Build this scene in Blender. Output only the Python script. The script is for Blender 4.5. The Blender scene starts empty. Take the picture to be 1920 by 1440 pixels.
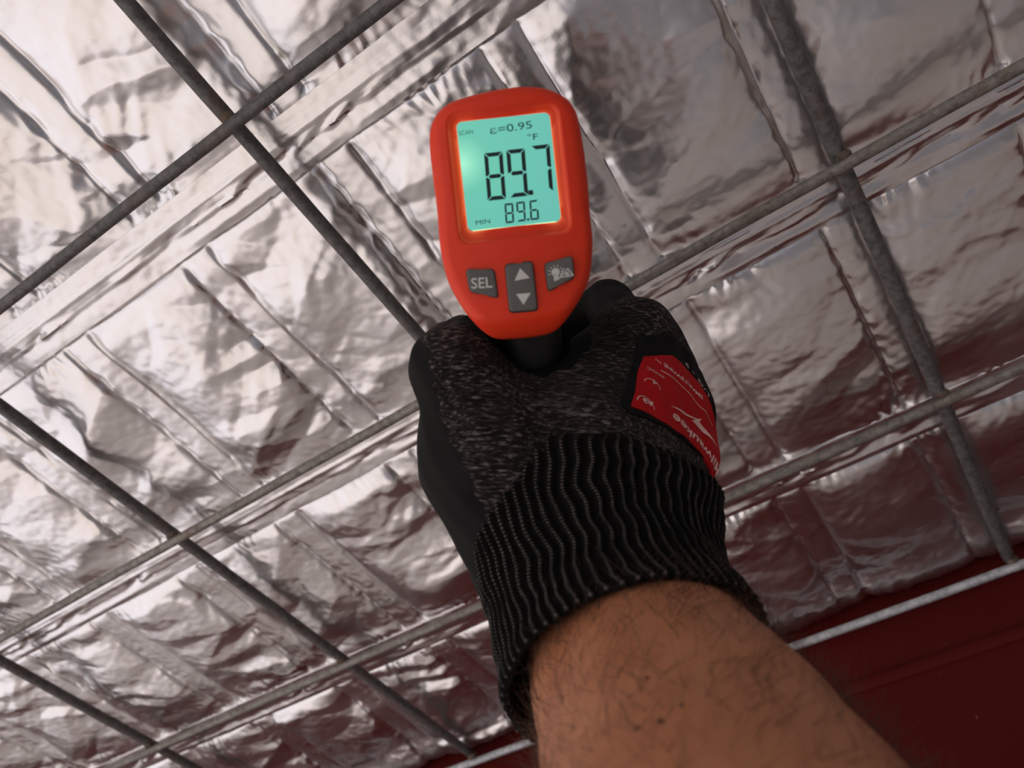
import bpy, bmesh, math, random
import numpy as np
from mathutils import Vector, Matrix
from mathutils.bvhtree import BVHTree
from mathutils.geometry import delaunay_2d_cdt

SC = bpy.context.scene
COL = SC.collection
rng = np.random.default_rng(7)
random.seed(7)

# ---------------------------------------------------------------- camera, sky, sun, exposure
WIRE_Z = 2.16                      # height of the wire grid above the floor
F = 1440.0                         # focal length in pixels of the 1920 px wide frame
RC = np.array([[0.83134049, 0.55570239, -0.00823655],
               [-0.45248989, 0.66817924, -0.59058395],
               [-0.32268542, 0.49470331, 0.80693417]])
CAM = np.array([0.14653559, -0.02037381, WIRE_Z - 0.31102142])
M4 = np.eye(4)
M4[:3, 0] = RC[0]; M4[:3, 1] = -RC[1]; M4[:3, 2] = -RC[2]; M4[:3, 3] = CAM
MCAM = Matrix(M4.tolist())
cd = bpy.data.cameras.new('camera'); cam = bpy.data.objects.new('camera', cd)
cd.sensor_width = 36.0; cd.lens = 36.0 * F / 1920.0; cd.clip_start = 0.005
cd.dof.use_dof = True; cd.dof.focus_distance = .275; cd.dof.aperture_fstop = 14.0
cam.matrix_world = MCAM; COL.objects.link(cam); SC.camera = cam

SC.view_settings.view_transform = 'Standard'; SC.view_settings.look = 'None'
SC.view_settings.gamma = 1.0; SC.view_settings.use_curve_mapping = False
SC.view_settings.exposure = 0.0
SUN_EL, SUN_AZ = math.radians(52), math.radians(197)   # azimuth measured from +X to the sun
SUN_E = 5.7
SKY_S = 0.29
W = bpy.data.worlds.new('world'); SC.world = W; W.use_nodes = True
wn = W.node_tree.nodes; wl = W.node_tree.links
bgn = wn['Background']; sky = wn.new('ShaderNodeTexSky'); sky.sky_type = 'NISHITA'
sky.sun_disc = False; sky.sun_elevation = SUN_EL; sky.sun_rotation = math.pi / 2 - SUN_AZ
wl.new(sky.outputs[0], bgn.inputs[0]); bgn.inputs[1].default_value = SKY_S
sl = bpy.data.lights.new('sun', 'SUN'); so = bpy.data.objects.new('sun', sl)
sl.energy = SUN_E; sl.angle = math.radians(0.6); sl.color = (1.0, 0.965, 0.935)
sd = Vector((math.cos(SUN_EL) * math.cos(SUN_AZ), math.cos(SUN_EL) * math.sin(SUN_AZ), math.sin(SUN_EL)))
so.rotation_euler = sd.to_track_quat('Z', 'Y').to_euler(); so.location = sd * 6; COL.objects.link(so)
SC.cycles.use_denoising = True
SC.cycles.max_bounces = 10; SC.cycles.diffuse_bounces = 5; SC.cycles.glossy_bounces = 6
SC.cycles.sample_clamp_indirect = 6.0

# ---------------------------------------------------------------- helpers
def mesh_obj(name, verts, faces, mat=None, parent=None, smooth=True, sharp=None):
    me = bpy.data.meshes.new(name)
    verts = np.asarray(verts, dtype=float)
    if isinstance(faces, np.ndarray) and faces.ndim == 2:
        nf, k = faces.shape
        me.vertices.add(len(verts)); me.vertices.foreach_set('co', verts.astype(np.float32).ravel())
        me.loops.add(nf * k); me.loops.foreach_set('vertex_index', faces.astype(np.int32).ravel())
        me.polygons.add(nf)
        me.polygons.foreach_set('loop_start', np.arange(0, nf * k, k, dtype=np.int32))
        me.update(calc_edges=True)
    else:
        me.from_pydata([tuple(v) for v in verts], [], [tuple(int(i) for i in f) for f in faces])
    me.validate(); me.update()
    me.polygons.foreach_set('use_smooth', np.full(len(me.polygons), smooth, dtype=bool))
    if sharp is not None:
        me.set_sharp_from_angle(angle=math.radians(sharp))
    if mat:
        for m in (mat if isinstance(mat, (list, tuple)) else [mat]): me.materials.append(m)
    o = bpy.data.objects.new(name, me); COL.objects.link(o)
    if parent: o.parent = parent
    return o

def empty(name, loc=(0, 0, 0), mw=None):
    o = bpy.data.objects.new(name, None); COL.objects.link(o)
    o.empty_display_size = 0.02
    if mw is not None: o.matrix_world = mw
    else: o.location = loc
    return o

def tag(o, label=None, cat=None, kind=None, group=None):
    if label: o['label'] = label
    if cat: o['category'] = cat
    if kind: o['kind'] = kind
    if group: o['group'] = group
    return o

def grid_faces(nr, nc, wrap=False, off=0):
    r = np.arange(nr - 1)[:, None]; c = np.arange(nc if wrap else nc - 1)[None, :]
    c2 = (c + 1) % nc
    return (np.stack([r * nc + c, r * nc + c2, (r + 1) * nc + c2, (r + 1) * nc + c], -1).reshape(-1, 4) + off)

def cam_pt(px, py, d):                      # d in mm, result in mm, x right, y up, z towards the lens
    return np.array([(px - 960) / F * d, (720 - py) / F * d, -d])

def to_world(p):                            # mm in the lens' axes -> metres in the world
    p = np.asarray(p, float) * 0.001
    return p @ M4[:3, :3].T + M4[:3, 3]

# ---------------------------------------------------------------- materials
class NT:
    def __init__(s, name):
        s.m = bpy.data.materials.new(name); s.m.use_nodes = True
        s.n = s.m.node_tree.nodes; s.l = s.m.node_tree.links
        s.p = s.n['Principled BSDF']
    def node(s, t, **kw):
        n = s.n.new(t)
        for k, v in kw.items():
            if k.startswith('i_'):
                key = k[2:]; n.inputs[int(key) if key.isdigit() else key.replace('_', ' ')].default_value = v
            else: setattr(n, k, v)
        return n
    def link(s, a, b): s.l.new(a, b)
    def set(s, **kw):
        for k, v in kw.items(): s.p.inputs[k.replace('_', ' ')].default_value = v
        return s
    def coord(s, scale=(1, 1, 1), rot=(0, 0, 0), kind='Object'):
        tc = s.node('ShaderNodeTexCoord'); mp = s.node('ShaderNodeMapping')
        mp.inputs['Scale'].default_value = scale; mp.inputs['Rotation'].default_value = rot
        s.link(tc.outputs[kind], mp.inputs['Vector']); return mp.outputs['Vector']
    def noise(s, vec, scale, detail=3, rough=.55):
        n = s.node('ShaderNodeTexNoise'); n.inputs['Scale'].default_value = scale
        n.inputs['Detail'].default_value = detail; n.inputs['Roughness'].default_value = rough
        s.link(vec, n.inputs['Vector']); return n.outputs['Fac']
    def ramp(s, fac, stops):
        r = s.node('ShaderNodeValToRGB'); e = r.color_ramp.elements
        while len(e) < len(stops): e.new(0.5)
        for i, (p, c) in enumerate(stops):
            e[i].position = p; e[i].color = (*c, 1) if len(c) == 3 else c
        s.link(fac, r.inputs['Fac']); return r.outputs['Color']
    def bump(s, h, strength=.3, dist=.001):
        b = s.node('ShaderNodeBump'); b.inputs['Strength'].default_value = strength; b.inputs['Distance'].default_value = dist
        s.link(h, b.inputs['Height']); s.link(b.outputs['Normal'], s.p.inputs['Normal']); return b

def simple(name, col, rough=.5, metal=0, **kw):
    t = NT(name); t.set(Base_Color=(*col, 1), Roughness=rough, Metallic=metal, **kw); return t.m

def mat_foil():
    t = NT('foil_insulation'); v = t.coord()
    big = t.noise(v, 14, 3); fine = t.noise(v, 120, 4)
    col = t.ramp(big, [(.3, (.79, .755, .74)), (.7, (.87, .84, .825))]); t.link(col, t.p.inputs['Base Color'])
    r = t.ramp(big, [(.35, (.25,) * 3), (.7, (.35,) * 3)]); t.link(r, t.p.inputs['Roughness'])
    t.set(Metallic=1.0); t.p.inputs['Coat Weight'].default_value = .5; t.p.inputs['Coat Roughness'].default_value = .10; t.bump(fine, .16, .0010); return t.m

def mat_wire(name, dark, light, rust=.10, rough=.55, metal=.5):
    t = NT(name); v = t.coord()
    n1 = t.noise(v, 260, 5, .65); n2 = t.noise(v, 45, 3); n3 = t.noise(v, 900, 2)
    col = t.ramp(n1, [(.32, dark), (.62, light)])
    mx = t.node('ShaderNodeMix', data_type='RGBA'); mx.inputs['B'].default_value = (.16, .085, .045, 1)
    t.link(t.ramp(n2, [(.62 - rust, (0,) * 3), (.80, (.7,) * 3)]), mx.inputs['Factor'])
    t.link(col, mx.inputs['A']); t.link(mx.outputs['Result'], t.p.inputs['Base Color'])
    t.set(Metallic=metal, Roughness=rough); t.bump(n3, .45, .0006); return t.m

def mat_red_steel():
    t = NT('dark_red_painted_steel'); v = t.coord()
    n = t.noise(v, 9, 4); s = t.noise(v, 170, 2)
    col = t.ramp(n, [(.3, (.070, .0045, .0035)), (.7, (.088, .006, .0045))])
    mx = t.node('ShaderNodeMix', data_type='RGBA'); mx.inputs['B'].default_value = (.30, .12, .10, 1)
    t.link(t.ramp(s, [(.74, (0,) * 3), (.80, (.6,) * 3)]), mx.inputs['Factor']); t.link(col, mx.inputs['A'])
    t.link(mx.outputs['Result'], t.p.inputs['Base Color']); t.set(Roughness=.6); t.p.inputs['Specular IOR Level'].default_value = .1; t.bump(s, .05, .0005); return t.m

def mat_concrete(name, a, b):
    t = NT(name); v = t.coord(); n = t.noise(v, 3.5, 6); f = t.noise(v, 80, 3)
    t.link(t.ramp(n, [(.3, a), (.7, b)]), t.p.inputs['Base Color']); t.set(Roughness=.85); t.bump(f, .2, .002); return t.m

def mat_plastic(name, col, rough=.42, grain=.12):
    t = NT(name); v = t.coord(); n = t.noise(v, 1700, 2)
    t.set(Base_Color=(*col, 1), Roughness=rough); t.bump(n, grain, .0003); return t.m

def mat_shell():
    m = mat_plastic('orange_red_plastic', (.78, .044, .012), .45); p = m.node_tree.nodes['Principled BSDF']
    p.inputs['Subsurface Weight'].default_value = .35; p.inputs['Subsurface Radius'].default_value = (1, .5, .25); p.inputs['Subsurface Scale'].default_value = .0050
    p.inputs['Specular IOR Level'].default_value = .3
    return m

def mat_knit():
    t = NT('heather_knit'); m2 = t.node('ShaderNodeMapping'); m2.inputs['Scale'].default_value = (330, 1300, 1300)
    t.link(t.coord((1, 1, 1), (0, 0, -.59)), m2.inputs['Vector']); v = m2.outputs['Vector']
    n = t.noise(v, 1.0, 3, .6); v2 = t.coord((1, 1, 1)); n2 = t.noise(v2, 70, 2)
    mx = t.node('ShaderNodeMath', operation='MULTIPLY_ADD'); t.link(n2, mx.inputs[0]); mx.inputs[1].default_value = .22
    t.link(n, mx.inputs[2])
    col = t.ramp(mx.outputs[0], [(.50, (.007, .0055, .005)), (.66, (.026, .021, .019)), (.84, (.21, .178, .168))])
    t.link(col, t.p.inputs['Base Color']); t.set(Roughness=.95); t.p.inputs['Specular IOR Level'].default_value = .15
    t.p.inputs['Sheen Weight'].default_value = .08; t.p.inputs['Sheen Tint'].default_value = (.5, .42, .38, 1)
    t.bump(n, .9, .0012); return t.m

def mat_cuff():
    # rib crests carry rows of grey stitches; u counts ribs, v runs along the arm
    t = NT('ribbed_cuff_knit'); uv = t.node('ShaderNodeUVMap', uv_map='UVMap')
    sp = t.node('ShaderNodeSeparateXYZ'); t.link(uv.outputs['UV'], sp.inputs[0])
    def math_(op, a, b=None):
        m = t.node('ShaderNodeMath', operation=op)
        for i, x in enumerate((a, b)):
            if x is None: continue
            if isinstance(x, (int, float)): m.inputs[i].default_value = x
            else: t.link(x, m.inputs[i])
        return m.outputs[0]
    cu = math_('COSINE', math_('MULTIPLY', sp.outputs[0], 2 * math.pi))
    crest = math_('MAXIMUM', math_('MULTIPLY', math_('SUBTRACT', cu, .35), 1.5), 0.0)
    st = math_('ADD', math_('MULTIPLY', math_('SINE', math_('MULTIPLY', sp.outputs[1], 2 * math.pi * 58)), .5), .5)
    v = t.coord((1, 1, 1)); n = t.noise(v, 900, 3); n2 = t.noise(v, 120, 2)
    sp_ = math_('MULTIPLY', math_('MULTIPLY', crest, st), math_('MULTIPLY', n, math_('MULTIPLY', n2, 2.6)))
    col = t.ramp(sp_, [(.12, (.005, .0045, .004)), (.45, (.06, .053, .048)), (.9, (.14, .125, .112))])
    t.link(col, t.p.inputs['Base Color']); t.set(Roughness=.95); t.p.inputs['Specular IOR Level'].default_value = .12
    t.bump(st, .5, .0005); return t.m

def mat_skin():
    t = NT('tanned_skin'); v = t.coord(); n = t.noise(v, 45, 4); f = t.noise(v, 420, 3)
    vo = t.node('ShaderNodeTexVoronoi', feature='DISTANCE_TO_EDGE'); vo.inputs['Scale'].default_value = 650
    t.link(v, vo.inputs['Vector'])
    col = t.ramp(n, [(.25, (.38, .128, .058)), (.5, (.47, .178, .085)), (.75, (.53, .215, .112))])
    t.link(col, t.p.inputs['Base Color'])
    t.set(Roughness=.52); t.p.inputs['Subsurface Weight'].default_value = .12
    t.p.inputs['Subsurface Radius'].default_value = (.004, .0015, .0008)
    mx = t.node('ShaderNodeMath', operation='MULTIPLY_ADD'); t.link(vo.outputs['Distance'], mx.inputs[0]); mx.inputs[1].default_value = .8
    t.link(f, mx.inputs[2]); t.bump(mx.outputs[0], .28, .0006); return t.m

def mat_screen():
    # an LCD pane lit from its left edge by a small LED; the glowing ring below its rim is added
    t = NT('backlit_lcd'); v = t.coord()
    d = t.node('ShaderNodeVectorMath', operation='DISTANCE'); d.inputs[1].default_value = (-.0127, .0035, 0.0)
    t.link(v, d.inputs[0])
    col = t.ramp(d.outputs['Value'], [(0.0, (.50, 1.15, .80)), (.0065, (.17, .66, .49)), (.03, (.15, .59, .50))])
    t.link(col, t.p.inputs['Emission Color']); t.set(Base_Color=(.05, .14, .12, 1), Roughness=.25)
    t.p.inputs['Emission Strength'].default_value = .78; return t.m

M = dict(foil=mat_foil(),
         wire_dark=mat_wire('weathered_zinc_wire', (.075, .069, .066), (.17, .155, .148), .06, .6, .35),
         wire_mid=mat_wire('grey_zinc_wire', (.085, .08, .08), (.20, .19, .185), .05, .5, .45),
         wire_tan=mat_wire('tan_zinc_wire', (.13, .115, .10), (.29, .26, .23), .07, .5, .4),
         wire_bright=mat_wire('bright_zinc_wire', (.30, .30, .32), (.60, .60, .62), .03, .45, .4),
         weld=mat_wire('rusty_weld', (.07, .042, .026), (.17, .135, .11), .2, .8, .1),
         red=mat_red_steel(), floor=mat_concrete('pale_concrete', (.45, .40, .37), (.55, .50, .46)),
         panel=simple('pale_wall_panel', (.46, .39, .36), .5), deck=simple('roof_steel', (.28, .27, .27), .5, .6),
         shell=mat_shell(), edge=simple('added_glow_ring', (.1, .1, .1), .5, 0, Emission_Color=(.55, 1.0, .5, 1), Emission_Strength=4.0), black=mat_plastic('black_plastic', (.012, .012, .012), .5),
         lcd=mat_screen(), ink=simple('lcd_segment', (.004, .018, .022), .4), faint=simple('lcd_faint_segment', (.03, .17, .15), .4),
         key=mat_plastic('grey_rubber_key', (.115, .108, .098), .6, .2), white=simple('white_print', (.62, .60, .57), .6),
         knit=mat_knit(), coat=simple('black_dipped_coating', (.004, .0037, .0035), .75, 0, Specular_IOR_Level=.18), cuff=mat_cuff(),
         patch=simple('black_rubber_border', (.004, .004, .004), .7, 0, Specular_IOR_Level=.2), label=simple('red_rubber_print', (.52, .008, .011), .6, 0, Specular_IOR_Level=.15),
         labelink=simple('pale_pink_print', (.95, .62, .56), .6), skin=mat_skin(), hair=simple('brown_hair', (.075, .028, .012), .5),
         mole=simple('mole', (.10, .03, .015), .6), lens=simple('dark_lens', (.01, .01, .012), .12))

# ---------------------------------------------------------------- value noise used for crumpling
def perlin(x, y, seed):
    r = np.random.default_rng(seed); g = r.uniform(0, 2 * np.pi, (256, 256)); gx, gy = np.cos(g), np.sin(g)
    xi = np.floor(x).astype(int); yi = np.floor(y).astype(int); xf = x - xi; yf = y - yi
    u = xf ** 3 * (xf * (xf * 6 - 15) + 10); w = yf ** 3 * (yf * (yf * 6 - 15) + 10)
    def d(ix, iy): a = (xi + ix) % 256; b = (yi + iy) % 256; return gx[a, b] * (xf - ix) + gy[a, b] * (yf - iy)
    return (d(0, 0) * (1 - u) + d(1, 0) * u) * (1 - w) + (d(0, 1) * (1 - u) + d(1, 1) * u) * w

# ---------------------------------------------------------------- setting: floor, deck, walls
def box(name, lo, hi, mat, parent=None):
    x0, y0, z0 = lo; x1, y1, z1 = hi
    v = [(x, y, z) for z in (z0, z1) for y in (y0, y1) for x in (x0, x1)]
    f = [(0, 2, 3, 1), (4, 5, 7, 6), (0, 1, 5, 4), (2, 6, 7, 3), (0, 4, 6, 2), (1, 3, 7, 5)]
    return mesh_obj(name, v, f, mat, parent, smooth=False)

EDGE_X = -1.9                                # the shed is open on this side
tag(box('floor', (-14, -9, -.05), (2.2, 1.2, 0), M['floor']), kind='structure')
tag(box('wall_right', (2.1, -3.2, 0), (2.2, .60, WIRE_Z + .10), M['panel']), kind='structure')
tag(box('wall_front', (EDGE_X, .56, 0), (2.2, .60, WIRE_Z + .10), M['panel']), kind='structure')

WALL_Y = .4615; BEAM_Z = -.20
prof = [(WALL_Y, .085), (WALL_Y, -.030)]
for a in np.linspace(0, np.pi, 9): prof.append((WALL_Y - .0035 * math.sin(a), -.034 - .0065 * (1 - math.cos(a)) / 2 * 1.4))
prof += [(WALL_Y + .0005, -.050), (WALL_Y + .003, -.16), (WALL_Y + .003, BEAM_Z)]
pv, pf = [], []
xs = [EDGE_X, -.6, 0, .6, 2.15]
for x in xs:
    for (y, z) in prof: pv.append((x, y, WIRE_Z + z))
    for (y, z) in [(WALL_Y + .075, BEAM_Z), (WALL_Y + .075, .085)]: pv.append((x, y, WIRE_Z + z))
npf = len(prof) + 2
pf = [tuple(q) for q in grid_faces(len(xs), npf, wrap=True)]
pf += [tuple(range(npf))[::-1], tuple(range((len(xs) - 1) * npf, len(xs) * npf))]
wf = mesh_obj('trim_1', pv, pf, M['red'], sharp=25)
tag(wf, 'dark red painted steel beam with a pressed crease along the foil edge', kind='structure')

ceil = empty('ceiling', (0, 0, WIRE_Z)); tag(ceil, 'ceiling lined with crumpled silver foil insulation', kind='structure')
box('roof_deck', (EDGE_X, -3.3, .085), (2.2, WALL_Y + .06, .105), M['deck'], ceil)

# ---------------------------------------------------------------- crumpled foil: quilted rows between taped seams
PER = 152.4; SEAM0, SEAM1 = 9.5, 33.5; BP, BW, B0 = 86.7, 17.5, 10.5

def facets(x, y, seed):
    """flat triangles with random corner heights: the way foil crumples"""
    h = np.random.default_rng(seed).uniform(-1, 1, (256, 256))
    a = x + .577 * y; b = 1.1547 * y; i = np.floor(a).astype(int); j = np.floor(b).astype(int); fa_, fb = a - i, b - j
    H = lambda di, dj: h[(i + di) % 256, (j + dj) % 256]
    up = fa_ + fb > 1
    return np.where(up, H(1, 1) + (1 - fa_) * (H(0, 1) - H(1, 1)) + (1 - fb) * (H(1, 0) - H(1, 1)),
                    H(0, 0) + fa_ * (H(1, 0) - H(0, 0)) + fb * (H(0, 1) - H(0, 0)))

def smooth(e0, e1, x): t = np.clip((x - e0) / (e1 - e0), 0, 1); return t * t * (3 - 2 * t)

def foil_height(u, v):
    """mm above the wire plane; u, v are mm along the two wire directions"""
    wx = u + 9 * perlin(u / 50, v / 50, 1); wy = v + 9 * perlin(u / 50 + 7, v / 50, 2)
    vv = np.mod(v - SEAM0, PER); sw = SEAM1 - SEAM0
    inseam = vv < sw
    dseam = np.where(inseam, -np.minimum(vv, sw - vv), np.minimum(vv - sw, PER - vv))     # + inside a pocket
    pv_ = np.clip((vv - sw) / (PER - sw), 0, 1)
    k = np.floor((u - B0) / BP); jit = 2.2 * np.sin(k * 12.9 + 1.3)
    uu = np.mod(u - B0 - jit * 0, BP) + .7 * perlin(v / 30, k * 3.7, 5)
    inband = (uu < BW)
    dband = np.where(inband, -np.minimum(uu, BW - uu), np.minimum(uu - BW, BP - uu))
    pu = np.clip((uu - BW) / (BP - BW), 0, 1)
    dl = np.minimum(uu, BP - uu)                     # distance to the crumpled edge of the strip
    dr = uu - BW                                     # signed distance to the folded edge
    puff = (np.clip(4 * pu * (1 - pu), 0, 1) ** .6) * (np.clip(4 * pv_ * (1 - pv_), 0, 1) ** .5) * ~inseam * ~inband
    z = 17.5 - 4.0 * puff
    env = smooth(0, 14, dseam) * np.where(inseam, 0, 1)
    lo = perlin(wx / 75, wy / 75, 11)
    ex = u + 14 * perlin(u / 45, v / 45, 61); ey = v + 14 * perlin(u / 45, v / 45, 62)
    f1 = facets(ex / 38, ey / 46, 63); f2 = facets((ex * .8 + ey * .6) / 24, (ey * .8 - ex * .6) / 17, 64); f3 = facets(ex / 9, ey / 11, 65)
    r1 = np.abs(perlin(wx / 52, wy / 44, 12))
    act = .35 + 1.3 * smooth(-.25, .4, perlin(u / 120, v / 120, 15))
    calm = .45 + .55 * smooth(230, -60, u + .25 * v)          # the foil lies flatter towards the right
    body = 3.4 * lo + calm * (3.2 * f1 + 3.0 * r1 + act * (1.5 * f2 + .45 * f3)) - 1.2
    z = z + np.where(inseam, 0, body * env * np.where(inband, .35, 1.0))
    # gathers running out of the seams
    g = np.exp(-np.abs(dseam) / 9.0) * smooth(-.10, .30, perlin(u / 40, v / 200 + np.floor((v - SEAM0) / PER) * 5.1, 16))
    gw = np.abs(perlin(u / 6.5 + .25 * dseam * np.sign(perlin(u / 35, 0 * v, 17)) / 6.5, dseam / 26, 18))
    z = z + np.where(inseam, .0, 1) * g * (4.2 * gw - .8)
    # folded edge and crumpled edge of each strip across the pockets
    inp = smooth(-1, 4, dseam)
    z = z + inp * (1.5 * np.exp(-np.abs(dr) / 1.5) + 1.6 * smooth(-1.0, 1.2, dr) * np.exp(-np.clip(dr, 0, None) / 16))
    z = z + inp * np.exp(-dl / 4.0) * (2.6 * np.abs(perlin(u / 7, v / 13, 19)) + 1.2 * np.exp(-dl / 1.6))
    # long creases of the tape along the seam
    t_ = vv / sw
    tri = lambda c, w, sd: np.clip(1 - np.abs(t_ - c - .02 * perlin(u / 60, 0 * v + c * 9, sd)) / w, 0, 1)
    on = lambda sd: smooth(-.22, .12, perlin(u / 48, 0 * v + .37 * sd, sd))
    rid = .8 * tri(.27, .05, 20) * on(20) + .9 * tri(.37, .06, 21) + .5 * tri(.46, .04, 22) * on(23) + .9 * tri(.86, .12, 24) * on(25)
    band = np.exp(-((t_ - .58) / .09) ** 2)
    tiny = band * (.6 + 2.0 * facets(u / 10 + 3, v / 7, 37) * on(26)) + .5 * facets(u / 16, v / 9, 39) * smooth(.0, .3, perlin(u / 50, v / 50, 38))
    z = z + np.where(inseam, -1.0 - rid + tiny + .8 * smooth(.60, .66, t_) + 1.2 * perlin(u / 90, v / 400, 34), 0)
    z = z + np.where(inseam, 0, 1) * np.where(vv < (PER + sw) / 2, 2.2, -.6) * np.exp(-np.clip(dseam, 0, None) / 1.6)
    z = z + .25 * perlin(u / 4.2, v / 4.2, 35)
    # torn edge close to the wall
    z = z - 6 * smooth(425, 456, v) + 2.5 * smooth(440, 457, v) * np.abs(perlin(u / 12, v / 30, 36))
    zmin = 8.2
    return np.where(z < zmin + 2, zmin + 2 * np.exp(np.minimum((z - zmin - 2) / 2, 0)), z)

def axis_pts(lo, hi, dlo, dhi, fine, coarse):
    a = [np.arange(lo, dlo, coarse), np.arange(max(lo, dlo), min(hi, dhi), fine), np.arange(dhi, hi, coarse), [hi]]
    return np.unique(np.round(np.concatenate([q for q in a if len(q)]), 4))

US = axis_pts(-1150, 900, -640, 345, 1.15, 7.0)
VTOP = 457.0
k = -4
while True:
    s0, s1 = k * PER + SEAM0, k * PER + SEAM1
    if s0 > VTOP: break
    for nm, a, b in (('seam_strip', s0, s1), ('foil_panel', s1, s0 + PER)):
        b = min(b, VTOP)
        if a >= b or b < -460: continue
        fine = b > -150
        vs = np.linspace(a + (.02 if nm == 'seam_strip' else -.02), b - .02, max(4, int(round((b - a) / (1.05 if fine else 5))) + 1))
        us = US if fine else axis_pts(-1150, 900, 9e3, 9e3, 1, 6.0)[:-1]
        U, V = np.meshgrid(us, vs)
        Vq = np.clip(V, a + .05, b - .05)
        Z = foil_height(U, Vq)
        if nm == 'seam_strip':               # the tape's edges fold back up into the row beside it
            V = np.concatenate([V[:1] - .4, V, V[-1:] + .4]); Z = np.concatenate([Z[:1] + 7, Z - .35, Z[-1:] + 7]); U = np.concatenate([U[:1], U, U[-1:]])
        P = np.stack([U, V + (5 * perlin(U / 26, U * 0, 41) - 1.5) * smooth(436, 457, V), Z], -1).reshape(-1, 3) * .001
        o = mesh_obj(nm, P, grid_faces(len(U), len(us)), M['foil'], ceil, sharp=None if nm == 'foil_panel' else 50)
    k += 1

# ---------------------------------------------------------------- welded wire grid
grid = empty('wire_mesh_panel', (0, 0, WIRE_Z))
tag(grid, 'welded grey steel wire grid holding up the silver foil', 'wire mesh')
def wire(p0, p1, r, mat, seed):
    p0, p1 = np.array(p0, float), np.array(p1, float); L = np.linalg.norm(p1 - p0); n = max(2, int(L / 12)); ax = (p1 - p0) / L
    s = np.array([0, 0, 1.0]); t = np.cross(ax, s); ks = 14; th = np.arange(ks) * 2 * np.pi / ks
    rr = np.random.default_rng(seed)
    tt = np.linspace(0, 1, n); x = tt * L
    cen = p0 + (p1 - p0) * tt[:, None]
    cen = cen + t * (0.5 * perlin(x / 70, x * 0 + seed * 1.7, 50))[:, None]
    rad = r * (1 + .05 * perlin(x[:, None] / 9, th[None] * 1.3 + seed, 51))
    V = cen[:, None] + rad[..., None] * (np.cos(th)[None, :, None] * s + np.sin(th)[None, :, None] * t)
    fs = [tuple(q) for q in grid_faces(n, ks, True)] + [tuple(range(ks))[::-1], tuple(range((n - 1) * ks, n * ks))]
    return mesh_obj('wire', V.reshape(-1, 3) * .001, fs, mat, grid)
R_ = 3.3
A_U = [-397.8 - 197 * 2, -397.8 - 197, -397.8, -204.8, 0.0, 199.4, 402, 605]
B_V = [-152.4 * 2, -152.4, 0.0, 152.4, 301.1, 454.0]
for i, u in enumerate(A_U):
    wire((u, -420, 3.1), (u, 454, 3.1), R_ * (1.1 if u > 150 else 1.0), M['wire_dark'] if u < 150 else M['wire_mid'], i)
for i, v in enumerate(B_V):
    m = M['wire_dark'] if v < 100 else (M['wire_bright'] if v > 400 else M['wire_tan'])
    wire((-1000, v, -3.1), (800, v, -3.1), 2.7, m, 20 + i)
wb = bmesh.new(); bmesh.ops.create_icosphere(wb, subdivisions=2, radius=1)
wv = np.array([v.co[:] for v in wb.verts]); wfc = [[v.index for v in f.verts] for f in wb.faces]; wb.free()
for i, u in enumerate(A_U):
    for j, v in enumerate(B_V):
        q = wv * np.array([3.6, 3.4, 2.9]) * (1 + .22 * perlin(wv[:, :1] * 1.6 + i, wv[:, 1:2] * 1.6 + j * 3, 60))
        o = mesh_obj('weld', (q + np.array([u + 1.2, v - 1.8, .4])) * .001, wfc, M['weld'], grid)

# ---------------------------------------------------------------- infrared thermometer
ROLL = math.radians(6.3); D0 = 205.0; PX0, PY0 = 957.0, 330.0; K = D0 / F
org = cam_pt(PX0, PY0, D0)
Rz = np.array([[math.cos(ROLL), -math.sin(ROLL), 0], [math.sin(ROLL), math.cos(ROLL), 0], [0, 0, 1]])
tm = np.eye(4); tm[:3, :3] = M4[:3, :3] @ Rz; tm[:3, 3] = to_world(org)
gun = empty('infrared_thermometer', mw=Matrix(tm.tolist()))
tag(gun, 'orange-red handheld infrared thermometer with lit green display, gripped by the gloved hand', 'thermometer')
def loc2(px, py):                            # pixel on the face plane -> mm in the device's own axes
    d = np.array([(px - PX0) * K, -(py - PY0) * K]); c, s = math.cos(ROLL), math.sin(ROLL)
    return np.array([c * d[0] + s * d[1], -s * d[0] + c * d[1]])

outline_px = [(817.5, 198), (842, 181), (885, 170), (930, 160.6), (977, 154), (1014, 154), (1042.5, 160.6), (1069, 174), (1084, 196),
              (1093, 234), (1099, 271), (1106, 327.5), (1111, 402.5), (1115.6, 437.5), (1114.7, 475), (1110, 516), (1099, 542.5),
              (1080, 574), (1057.5, 606), (1042.5, 619), (995.6, 627), (930, 631.6), (917, 628), (900, 614), (874, 587.5), (855, 559),
              (838, 527.5), (827, 490), (820, 447), (815.6, 384), (808, 327.5), (801.6, 271), (800.6, 243), (804, 220.6)]
OUT = np.array([loc2(*p) for p in outline_px])
def polar(poly, th, c=(0, 0)):
    poly = np.asarray(poly) - np.array(c); n = len(poly); r = np.zeros(len(th))
    for i, t in enumerate(th):
        d = np.array([math.cos(t), math.sin(t)])
        for k_ in range(n):
            a, b = poly[k_], poly[(k_ + 1) % n]; e = b - a
            den = d[0] * e[1] - d[1] * e[0]
            if abs(den) < 1e-9: continue
            s = (a[0] * e[1] - a[1] * e[0]) / den; w = (a[0] * d[1] - a[1] * d[0]) / den
            if s > 0 and -1e-6 <= w <= 1 + 1e-6: r[i] = max(r[i], s)
    return r
def rrect(cx, cy, hw, hh, r, n=8):
    pts = []
    for (sx, sy, a0) in ((1, 1, 0), (-1, 1, 90), (-1, -1, 180), (1, -1, 270)):
        for a in np.linspace(a0, a0 + 90, n):
            pts.append((cx + sx * (hw - r) + r * math.cos(math.radians(a)), cy + sy * (hh - r) + r * math.sin(math.radians(a))))
    return np.array(pts)
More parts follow.
